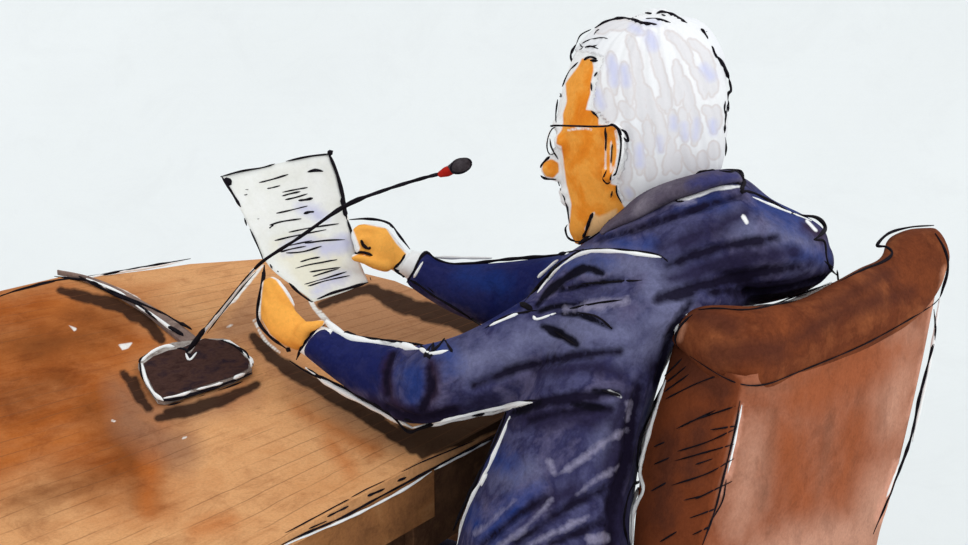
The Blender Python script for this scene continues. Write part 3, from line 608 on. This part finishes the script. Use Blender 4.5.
    lk2 = [(300, 20, 330, 60, 345, 80), (180, 10, 215, 60, 250, 95), (395, 0, 395, 50, 400, 90), (310, 120, 345, 160, 380, 190), (420, 110, 430, 180, 440, 260), (450, 60, 490, 150, 490, 240), (370, 190, 385, 280, 385, 350), (320, 250, 320, 340, 320, 400), (545, 60, 550, 130, 545, 180), (590, 50, 600, 120, 605, 190), (645, 40, 660, 130, 650, 210), (540, 200, 530, 290, 510, 350), (430, 280, 440, 340, 430, 380), (700, 40, 735, 80, 740, 150), (755, 40, 755, 90, 745, 150), (600, 230, 625, 290, 650, 340), (690, 260, 690, 300, 700, 325), (745, 215, 745, 250, 740, 275), (570, 260, 560, 310, 565, 345), (310, 420, 330, 450, 340, 470), (480, 0, 510, 20, 520, 30), (620, -10, 625, 10, 625, 20)]
    mark(hair, 'haze', [], [(14, r('I', *l)) for l in locks])
    mark(hair, 'grey', [], [(13, r('J', *l)) for l in lk2] + [(12.5, r('I', *l)) for l in locks])
    mark(hair, 'lilac', [], [(9, r('I', 248, 280, 258, 340, 262, 400)), (7, r('I', 310, 330, 320, 400)), (10, r('I', 430, 160, 445, 200, 455, 230)), (8, r('I', 180, 450, 200, 510)), (9, r('I', 700, 330, 730, 370)), (7, r('J', 740, 110, 740, 150)), (6, r('J', 550, 90, 550, 130)), (5, r('J', 600, 120, 605, 180)), (6, r('J', 385, 230, 385, 310)), (6, r('J', 480, 190, 485, 240)), (7, r('I', 350, 130, 385, 150)), (4, r('J', 330, 440, 340, 460)), (5, r('I', 420, 110, 470, 115)), (5, r('J', 660, 100, 655, 180))])
    mark(hair, 'peach', [], [(4, r('I', 325, 200, 345, 180, 375, 200)), (4, r('I', 640, 200, 690, 230)), (3, r('J', 335, 75, 350, 85)), (4, r('I', 670, 455, 690, 475)), (4, r('I', 730, 465, 745, 440)), (4, r('J', 705, 40, 760, 30)), (5, r('J', 535, 230, 550, 260)), (3, r('J', 575, 45, 600, 50)), (4, r('I', 500, 300, 515, 360)), (3, r('J', 745, 220, 730, 250)), (3, r('I', 60, 300, 170, 250)), (3, r('J', 680, 270, 695, 320))])
    hb = tree(hair)
    ink('ink_outline', [(3.4, r('I', 168, 135, 230, 105, 295, 90, 350, 95, 400, 112, 468, 118)), (3, r('I', 205, 110, 250, 98, 295, 83)), (2.2, r('I', 415, 90, 470, 92, 535, 110)), (2.2, r('I', 412, 62, 455, 68)), (3, r('I', 468, 65, 490, 57, 530, 65, 570, 85, 615, 112)), (1.2, r('I', 490, 68, 515, 78)), (2.6, r('I', 683, 138, 700, 160, 716, 188)), (1.6, r('I', 700, 155, 712, 152)),
        (2.2, r('I', 735, 222, 745, 250, 760, 280)), (4, r('I', 755, 270, 790, 320, 818, 380)), (2.4, r('I', 818, 380, 828, 435, 812, 460, 808, 545)), (2, r('I', 800, 490, 796, 530, 800, 550)), (2.4, r('J', 812, 0, 815, 55)), (2, r('J', 800, 5, 795, 40, 802, 70, 796, 125, 797, 160)), (2.4, r('J', 800, 120, 796, 160)), (1.7, r('J', 798, 180, 804, 230, 800, 272)),
        (1.4, r('I', 150, 142, 100, 170, 78, 215)), (2.2, r('I', 78, 215, 60, 245, 52, 270, 58, 305)), (1, r('I', 165, 170, 175, 150, 190, 142)), (1.2, r('I', 105, 210, 150, 190, 200, 182, 230, 186)), (1.6, r('I', 120, 228, 150, 224, 185, 236)), (1, r('I', 95, 210, 115, 228, 200, 215)), (.8, r('I', 330, 95, 380, 75)), (1.2, r('I', 95, 240, 120, 228))], hair, hb, Dg=2.0, off=.001, lim=22)
    # ---------------------------------------------------------------- glasses
    bm = bmesh.new()
    Dn = HD - .098
    path = [(551, 126, HD - .05), (556, 125.5, HD - .075), (575, 126, Dn - .002), (595, 126.5, Dn - .004), (607, 126, Dn - .006), (613, 125, Dn - .006), (619, 130, Dn - .006), (622, 137, Dn - .004), (628, 141, Dn - .002), (626, 133, Dn - .002), (621, 130, Dn - .003)]
    S = catmull(path, 5); tube_raw(bm, [P(*q) for q in S], [.0012 + .0005 * (i > 22) for i in range(len(S))], 8)
    S = catmull([(551, 126, HD + .05), (560, 126, HD + .085), (590, 127, HD + .096), (612, 128, HD + .104), (620, 136, HD + .1)], 5); tube_raw(bm, [P(*q) for q in S], [.0013] * len(S), 8)
    gl = done(bm, 'glasses', INK, body); gl['label'] = 'thin black spectacle frame hooked over the ear'
    for s in (-1, 1):
        c0 = P(553, 141, HD + .012 + s * .028); vv = (c0 - EYE).normalized()
        up = Vector((0, 0, 1)); sd = Sd
        bm = bmesh.new(); ring = [c0 + sd * .019 * cos(t) + up * .017 * sin(t) for t in [2 * pi * k / 28 for k in range(29)]]
        tube_raw(bm, ring, [.0006] * 29, 6); rim = done(bm, 'rim', INK, gl)
        bm = bmesh.new(); bm.faces.new([bm.verts.new(p) for p in ring[:-1]])
        g = NT('lens_glass'); g.b.inputs['Base Color'].default_value = (1, 1, 1, 1); g.b.inputs['Transmission Weight'].default_value = 1; g.b.inputs['Roughness'].default_value = .02; g.b.inputs['IOR'].default_value = 1.05
        l = done(bm, 'lens', g.m, gl, False); l.modifiers.new('t', 'SOLIDIFY').thickness = .001
    # ---------------------------------------------------------------- jacket
    bm = bmesh.new()
    loft(bm, [(640, 205, 672, 335, 1.965, .17), (600, 232, 640, 372, 1.95, .17), (571, 257, 600, 392, 1.94, .155), (540, 288, 560, 400, 1.935, .14), (503, 312, 515, 407, 1.93, .125), (468, 331, 473, 414, 1.935, .12), (440, 341, 436, 422, 1.95, .12), (412, 346, 404, 422, 1.98, .115), (385, 345, 372, 405, 2.02, .105), (352, 337, 336, 380, 2.065, .09), (327, 328, 305, 355, 2.09, .078)], 30)
    loft(bm, [(436, 700, 645, 700, 1.95, .37), (446, 625, 638, 625, 1.945, .37), (457, 545, 630, 545, 1.94, .36), (480, 475, 634, 480, 1.955, .36), (505, 412, 648, 412, 1.97, .36), (540, 340, 676, 340, 1.98, .37), (568, 285, 735, 312, 1.99, .38), (590, 247, 750, 250, 2.0, .34), (610, 225, 740, 205, 2.0, .24)], 34, 5, 2.4)
    loft(bm, [(570, 252, 560, 320, 2.01, .24), (610, 226, 610, 330, 2.0, .34), (650, 200, 655, 335, 2.0, .36), (690, 182, 695, 318, 2.0, .38), (737, 176, 735, 308, 2.0, .38), (772, 200, 768, 303, 2.0, .36), (803, 215, 800, 294, 2.0, .31), (824, 230, 820, 283, 2.0, .24), (830, 248, 829, 273, 2.0, .16)], 30)
    loft(bm, [(640, 240, 620, 330, 2.10, .15), (590, 250, 575, 335, 2.14, .14), (548, 257, 540, 332, 2.17, .13), (505, 262, 495, 328, 2.195, .12), (470, 264, 455, 314, 2.21, .10), (444, 261, 428, 299, 2.22, .085), (428, 253, 409, 286, 2.225, .075)], 28)
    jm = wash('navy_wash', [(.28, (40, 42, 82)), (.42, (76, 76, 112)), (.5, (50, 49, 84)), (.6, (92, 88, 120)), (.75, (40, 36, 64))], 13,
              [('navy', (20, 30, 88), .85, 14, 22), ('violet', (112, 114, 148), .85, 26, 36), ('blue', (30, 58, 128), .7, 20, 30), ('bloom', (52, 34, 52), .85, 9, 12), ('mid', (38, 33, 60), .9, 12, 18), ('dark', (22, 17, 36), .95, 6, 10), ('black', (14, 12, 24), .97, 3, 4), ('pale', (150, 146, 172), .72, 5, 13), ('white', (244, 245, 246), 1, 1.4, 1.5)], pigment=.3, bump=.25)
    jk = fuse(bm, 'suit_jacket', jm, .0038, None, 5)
    # real creases pressed in under the painted fold shade
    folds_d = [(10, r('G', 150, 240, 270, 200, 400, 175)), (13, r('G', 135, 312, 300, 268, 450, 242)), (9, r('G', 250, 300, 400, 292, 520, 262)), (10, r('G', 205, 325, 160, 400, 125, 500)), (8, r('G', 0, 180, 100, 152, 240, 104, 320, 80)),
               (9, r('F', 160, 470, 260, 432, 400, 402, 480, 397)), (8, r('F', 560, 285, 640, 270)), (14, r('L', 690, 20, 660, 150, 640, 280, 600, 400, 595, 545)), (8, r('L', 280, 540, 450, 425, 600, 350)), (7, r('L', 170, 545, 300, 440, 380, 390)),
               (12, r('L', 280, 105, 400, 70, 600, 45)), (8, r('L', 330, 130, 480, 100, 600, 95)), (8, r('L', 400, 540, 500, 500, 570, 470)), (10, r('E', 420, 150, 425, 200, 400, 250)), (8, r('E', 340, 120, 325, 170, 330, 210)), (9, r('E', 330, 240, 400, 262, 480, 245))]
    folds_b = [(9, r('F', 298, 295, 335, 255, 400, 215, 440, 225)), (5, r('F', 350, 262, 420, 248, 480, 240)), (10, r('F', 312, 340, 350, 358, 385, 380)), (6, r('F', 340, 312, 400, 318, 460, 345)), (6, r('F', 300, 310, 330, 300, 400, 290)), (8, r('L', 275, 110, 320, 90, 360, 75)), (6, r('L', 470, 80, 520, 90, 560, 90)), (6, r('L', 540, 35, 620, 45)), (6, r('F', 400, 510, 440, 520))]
    jb = tree(jk); kd_pts = []
    for w, pts in folds_d + folds_b:
        for q in catmull(pts, 10):
            h = jb.ray_cast(EYE, (P(q[0], q[1], 1) - EYE).normalized())
            if h[0] is not None: kd_pts.append((h[0], w))
    kd = KDTree(len(kd_pts))
    for i, (p, w) in enumerate(kd_pts): kd.insert(p, i)
    kd.balance(); me = jk.data
    nor = [v.normal.copy() for v in me.vertices]
    for v in me.vertices:
        p, i, d = kd.find(v.co)
        if d < .03:
            w = kd_pts[i][1] * .00125 * .5
            v.co -= nor[v.index] * (.0045 * exp(-(d / w) ** 2) - .0018 * exp(-((d - 2.2 * w) / w) ** 2))
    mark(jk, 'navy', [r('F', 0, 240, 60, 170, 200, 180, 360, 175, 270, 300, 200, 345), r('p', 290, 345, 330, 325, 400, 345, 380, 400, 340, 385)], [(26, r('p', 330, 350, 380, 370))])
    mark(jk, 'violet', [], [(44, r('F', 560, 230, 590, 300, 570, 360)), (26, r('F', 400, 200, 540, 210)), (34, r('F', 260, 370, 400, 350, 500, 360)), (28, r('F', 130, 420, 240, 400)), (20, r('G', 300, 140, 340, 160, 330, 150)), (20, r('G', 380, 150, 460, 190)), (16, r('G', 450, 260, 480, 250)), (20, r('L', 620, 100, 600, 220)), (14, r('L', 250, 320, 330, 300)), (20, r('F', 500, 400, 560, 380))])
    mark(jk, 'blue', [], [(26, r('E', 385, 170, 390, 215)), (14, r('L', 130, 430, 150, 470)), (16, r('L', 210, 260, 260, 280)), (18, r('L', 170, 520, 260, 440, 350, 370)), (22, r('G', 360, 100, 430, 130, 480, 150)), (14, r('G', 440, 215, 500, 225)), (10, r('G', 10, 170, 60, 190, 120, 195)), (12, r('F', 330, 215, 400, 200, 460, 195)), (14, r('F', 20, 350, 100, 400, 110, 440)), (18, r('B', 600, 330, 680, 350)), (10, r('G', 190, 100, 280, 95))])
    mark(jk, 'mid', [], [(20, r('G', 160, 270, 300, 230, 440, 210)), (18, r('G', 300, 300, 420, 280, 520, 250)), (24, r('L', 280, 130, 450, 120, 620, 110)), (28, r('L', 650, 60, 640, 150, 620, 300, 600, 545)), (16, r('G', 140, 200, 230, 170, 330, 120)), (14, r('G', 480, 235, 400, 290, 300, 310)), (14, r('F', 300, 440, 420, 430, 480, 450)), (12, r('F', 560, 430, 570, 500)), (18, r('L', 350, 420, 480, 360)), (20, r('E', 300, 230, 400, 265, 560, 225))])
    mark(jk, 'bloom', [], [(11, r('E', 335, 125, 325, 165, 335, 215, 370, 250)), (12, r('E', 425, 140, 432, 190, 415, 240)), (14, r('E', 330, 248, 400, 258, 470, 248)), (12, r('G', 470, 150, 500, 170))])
    mark(jk, 'dark', [], folds_d); mark(jk, 'black', [], folds_b)  # fold shadows painted as dark strokes over the creases
    mark(jk, 'pale', [], [(4.5, r('L', 430, 308, 520, 250, 580, 205, 645, 165)), (3.5, r('L', 490, 372, 560, 325, 625, 285)), (4, r('L', 235, 545, 310, 490, 400, 395)), (5, r('L', 335, 545, 430, 495, 525, 450)), (7, r('L', 395, 270, 410, 305)), (9, r('L', 530, 530, 580, 520)), (3, r('L', 655, 75, 650, 130)), (3, r('L', 150, 510, 280, 400)), (9, r('F', 360, 305, 440, 292, 490, 285)), (5, r('G', 150, 95, 210, 92))])  # painted highlights, pale strokes along the cloth
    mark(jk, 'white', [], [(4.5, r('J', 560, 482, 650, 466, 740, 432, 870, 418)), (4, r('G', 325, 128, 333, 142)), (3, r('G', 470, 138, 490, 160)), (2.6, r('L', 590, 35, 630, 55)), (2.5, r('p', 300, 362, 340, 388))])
    jb = tree(jk)
    jl = [(3.2, r('F', 15, 245, 30, 222, 55, 180, 78, 195, 130, 206, 230, 195, 340, 186, 355, 180)), (2.4, r('F', 22, 240, 40, 250, 75, 275, 110, 295, 150, 320, 188, 348)), (4, r('F', 50, 180, 62, 184)), (3.4, r('F', 400, 172, 345, 208, 300, 255, 262, 300)), (5, r('F', 262, 290, 288, 305)), (4, r('F', 345, 184, 362, 180)),
          (1.8, r('F', 355, 180, 430, 172, 510, 176, 560, 184, 583, 197)), (2, r('F', 185, 345, 235, 318, 300, 305)), (1.8, r('F', 395, 248, 470, 243, 528, 240)), (2, r('F', 370, 302, 430, 290, 485, 283)), (2.2, r('F', 385, 310, 430, 320, 462, 346)), (2.2, r('F', 335, 350, 385, 382)), (2, r('F', 440, 480, 480, 492)),
          (2.6, r('M', 335, 455, 375, 470, 460, 480, 580, 497)), (4, r('M', 335, 455, 375, 470)), (3.6, r('E', 400, 98, 425, 128, 430, 95)), (3.2, r('E', 430, 95, 412, 125, 440, 105, 455, 85)), (3, r('E', 455, 88, 474, 118)), (2, r('E', 350, 92, 410, 100)),
          (3, r('E', 110, 135, 150, 160, 210, 185, 280, 222, 335, 255, 372, 292, 400, 286, 450, 270, 530, 255, 610, 236)), (2, r('E', 150, 152, 215, 195)), (3.4, r('E', 365, 265, 385, 270)),
          (4, r('L', 252, 100, 240, 150, 200, 240, 150, 340, 105, 430, 76, 498)), (2, r('L', 0, 152, 90, 125, 200, 98, 300, 72, 355, 66)), (3.4, r('L', 780, 0, 745, 70, 710, 150, 690, 200, 683, 280, 700, 320)), (5, r('L', 690, 335, 715, 325)), (2.8, r('L', 700, 335, 668, 350, 645, 420, 640, 480, 655, 545)),
          (3.2, r('G', -50, 190, 0, 165, 40, 120, 100, 82, 180, 50, 240, 32, 300, 24, 322, 30, 325, 62, 322, 72)), (3.6, r('G', 318, 28, 327, 50, 320, 72, 345, 74, 400, 102, 440, 124, 490, 130, 511, 152, 500, 170, 484, 182)), (2.6, r('G', 484, 182, 508, 184, 512, 215, 522, 245, 538, 262)), (1.6, r('G', 503, 225, 530, 245)), (2, r('G', 538, 250, 541, 277)),
          (1.7, r('G', 185, 362, 220, 348, 300, 342, 380, 332, 450, 306, 530, 278)), (2.2, r('G', 195, 358, 168, 395, 178, 425, 160, 470)), (3.2, r('J', 555, 470, 640, 442, 740, 406, 830, 400, 885, 412)), (2, r('J', 560, 485, 570, 492, 600, 490)), (2.4, r('G', 165, 80, 150, 0)) if 0 else (1, r('G', 140, 218, 155, 232)),
          (2, r('E', 455, 60, 520, 70))if 0 else (1, r('F', 60, 255, 75, 268)), (4.5, r('K', 212, 524, 330, 440, 400, 400)), (2, r('K', 212, 522, 260, 490, 350, 410))]
    o1 = ink('ink_outline', jl, jk, jb, Dg=1.97, lim=16)
    wl = [(5, r('G', 195, 352, 230, 342, 300, 338, 400, 332, 450, 318, 530, 285)), (4, r('F', 300, 268, 348, 214, 400, 182, 470, 178, 570, 190)), (3, r('F', 75, 190, 200, 192)), (3, r('F', 195, 340, 260, 312)), (8, r('E', 190, 46, 235, 82, 300, 96, 400, 110)), (4, r('E', 400, 108, 425, 120, 465, 112)),
          (5, r('E', 145, 150, 200, 188, 280, 232, 345, 265, 385, 285)), (4.5, r('E', 385, 284, 450, 272, 540, 253, 620, 236)), (5, r('L', 265, 120, 235, 200, 195, 290, 145, 385, 110, 470, 90, 545)), (5, r('L', 10, 142, 100, 118, 220, 92, 350, 72)), (6, r('L', 170, 350, 190, 310)),
          (4.5, r('L', 775, 20, 730, 120, 702, 200, 700, 290)), (5, r('L', 690, 355, 665, 420, 660, 500, 665, 545)), (4, r('G', 200, 350, 300, 338, 400, 330, 480, 300, 525, 278)), (4.5, r('G', 180, 370, 172, 400, 180, 425)), (3, r('G', 345, 84, 410, 112, 480, 138)), (2, r('G', 95, 88, 180, 55, 240, 38)), (3, r('K', 240, 510, 300, 470)), (3, r('F', 30, 235, 50, 200)), (3.4, r('F', 345, 196, 300, 235)), (2.4, r('F', 340, 312, 300, 325, 290, 318))]
    o2 = ink('white_margin', wl, jk, jb, WHITE, 1.97, .0002, lim=16); o2['label'] = 'white unpainted margin'
    jk.parent = body
    bm = bmesh.new(); cs = []
    for x1, y1, x2, y2 in ((598, 231, 602, 235), (606, 221, 614, 229), (618, 210, 633, 221), (638, 193, 655, 211), (663, 182, 676, 202), (692, 175, 700, 196), (716, 170, 722, 189), (737, 171, 743, 185)):
        dd = []
        for t in (.35, .7, 1):
            q = (x1 + (x2 - x1) * t, y1 + (y2 - y1) * t); h = jb.ray_cast(EYE, (P(q[0], q[1], 1) - EYE).normalized())
            if h[0] is not None: dd.append(depth(h[0]))
        dm = min(dd + [1.97]); cs.append((x1, y1, x2, y2, 2.0, 2 * (2.0 - dm) + .012))
    loft(bm, cs, 32, 5, 3.2)
    cm = wash('collar_wash', [(.3, (108, 98, 112)), (.5, (90, 82, 98)), (.7, (124, 116, 128))], 18, [('blue', (56, 58, 108), .85, 12, 14)], pigment=.3)
    co2 = fuse(bm, 'collar', cm, .003, jk, 3); co2['label'] = 'grey turned collar'; mark(co2, 'blue', [], [(16, r('J', 650, 410, 740, 385, 850, 365))]); cb = tree(co2)
    ink('ink_outline', [(3.4, r('J', 235, 560, 300, 490, 385, 440, 440, 415)), (2.2, r('J', 440, 412, 500, 388, 560, 372, 660, 356)), (3.4, r('J', 660, 357, 710, 345, 752, 340)), (2.6, r('J', 770, 343, 820, 350, 855, 342)), (3.6, r('J', 852, 340, 880, 375, 890, 410))], co2, cb, Dg=1.95)
    ink('white_margin', [(2.6, r('J', 400, 420, 500, 380, 600, 352, 700, 338))], co2, cb, WHITE, 1.95, .0002)
    # shirt cuffs
    for st in ([(320, 326, 300, 352, 2.098, .06), (334, 329, 312, 360, 2.085, .07)], [(412, 250, 398, 273, 2.222, .055), (426, 254, 412, 282, 2.224, .062)]):
        bm = bmesh.new(); loft(bm, st, 24, 4, 2.2, False); done(bm, 'shirt_cuff', WHITE, body)['label'] = 'white shirt cuff'
    # trousers and shoes
    bm = bmesh.new(); tm = wash('trouser_wash', [(.3, (30, 32, 60)), (.7, (48, 46, 74))], 9, pigment=.3)
    loft(bm, [(450, 700, 640, 700, 1.955, .34), (455, 650, 635, 650, 1.95, .34)], 24)
    shoe = wash('shoe_wash', [(.3, (30, 24, 24)), (.7, (48, 36, 32))], 30); feet = []
    for s in (-1, 1):
        h = hip + Sd * .09 * s; k = h + Fd * .40 + Sd * .04 * s; k.z = .495; an = k + Fd * .03; an.z = .10
        chain(bm, [(h, .088), (h.lerp(k, .5), .08), (k, .066), (k.lerp(an, .4), .064), (an, .055)], 20); feet.append(an)
    fuse(bm, 'trousers', tm, .006, body, 4)
    for an in feet:
        b2 = bmesh.new(); z = Vector((0, 0, 1))
        chain(b2, [(an - Fd * .03 - z * .055, .04), (an + Fd * .06 - z * .057, .042), (an + Fd * .15 - z * .06, .038), (an + Fd * .2 - z * .064, .028)], 16)
        for v in b2.verts: v.co.z = max(v.co.z, .002)
        done(b2, 'shoe', shoe, body)
person()
# ================================================================== light and camera
w = bpy.data.worlds.new('World'); bpy.context.scene.world = w; w.use_nodes = True
w.node_tree.nodes['Background'].inputs[0].default_value = (.975, .99, 1, 1); w.node_tree.nodes['Background'].inputs[1].default_value = .98
def sun(name, e, energy, ang, col=(1, 1, 1)):
    L = bpy.data.lights.new(name, 'SUN'); L.energy = energy; L.angle = radians(ang); L.color = col
    o = bpy.data.objects.new(name, L); C.objects.link(o); o.rotation_euler = Vector(e).to_track_quat('-Z', 'Y').to_euler(); return o
sun('daylight', (-.6, .4, -.7), .8, 25, (1, .99, .97))
cam = bpy.data.cameras.new('camera'); co_ = bpy.data.objects.new('camera', cam); C.objects.link(co_)
cam.sensor_width = 36; cam.lens = 36 * F / 968; co_.location = EYE; co_.rotation_euler = (pi / 2 - TILT, 0, 0)
sc = bpy.context.scene; sc.camera = co_
sc.view_settings.view_transform = 'Standard'; sc.view_settings.look = 'None'; sc.view_settings.exposure = 0; sc.view_settings.gamma = 1
sc.view_settings.use_curve_mapping = False
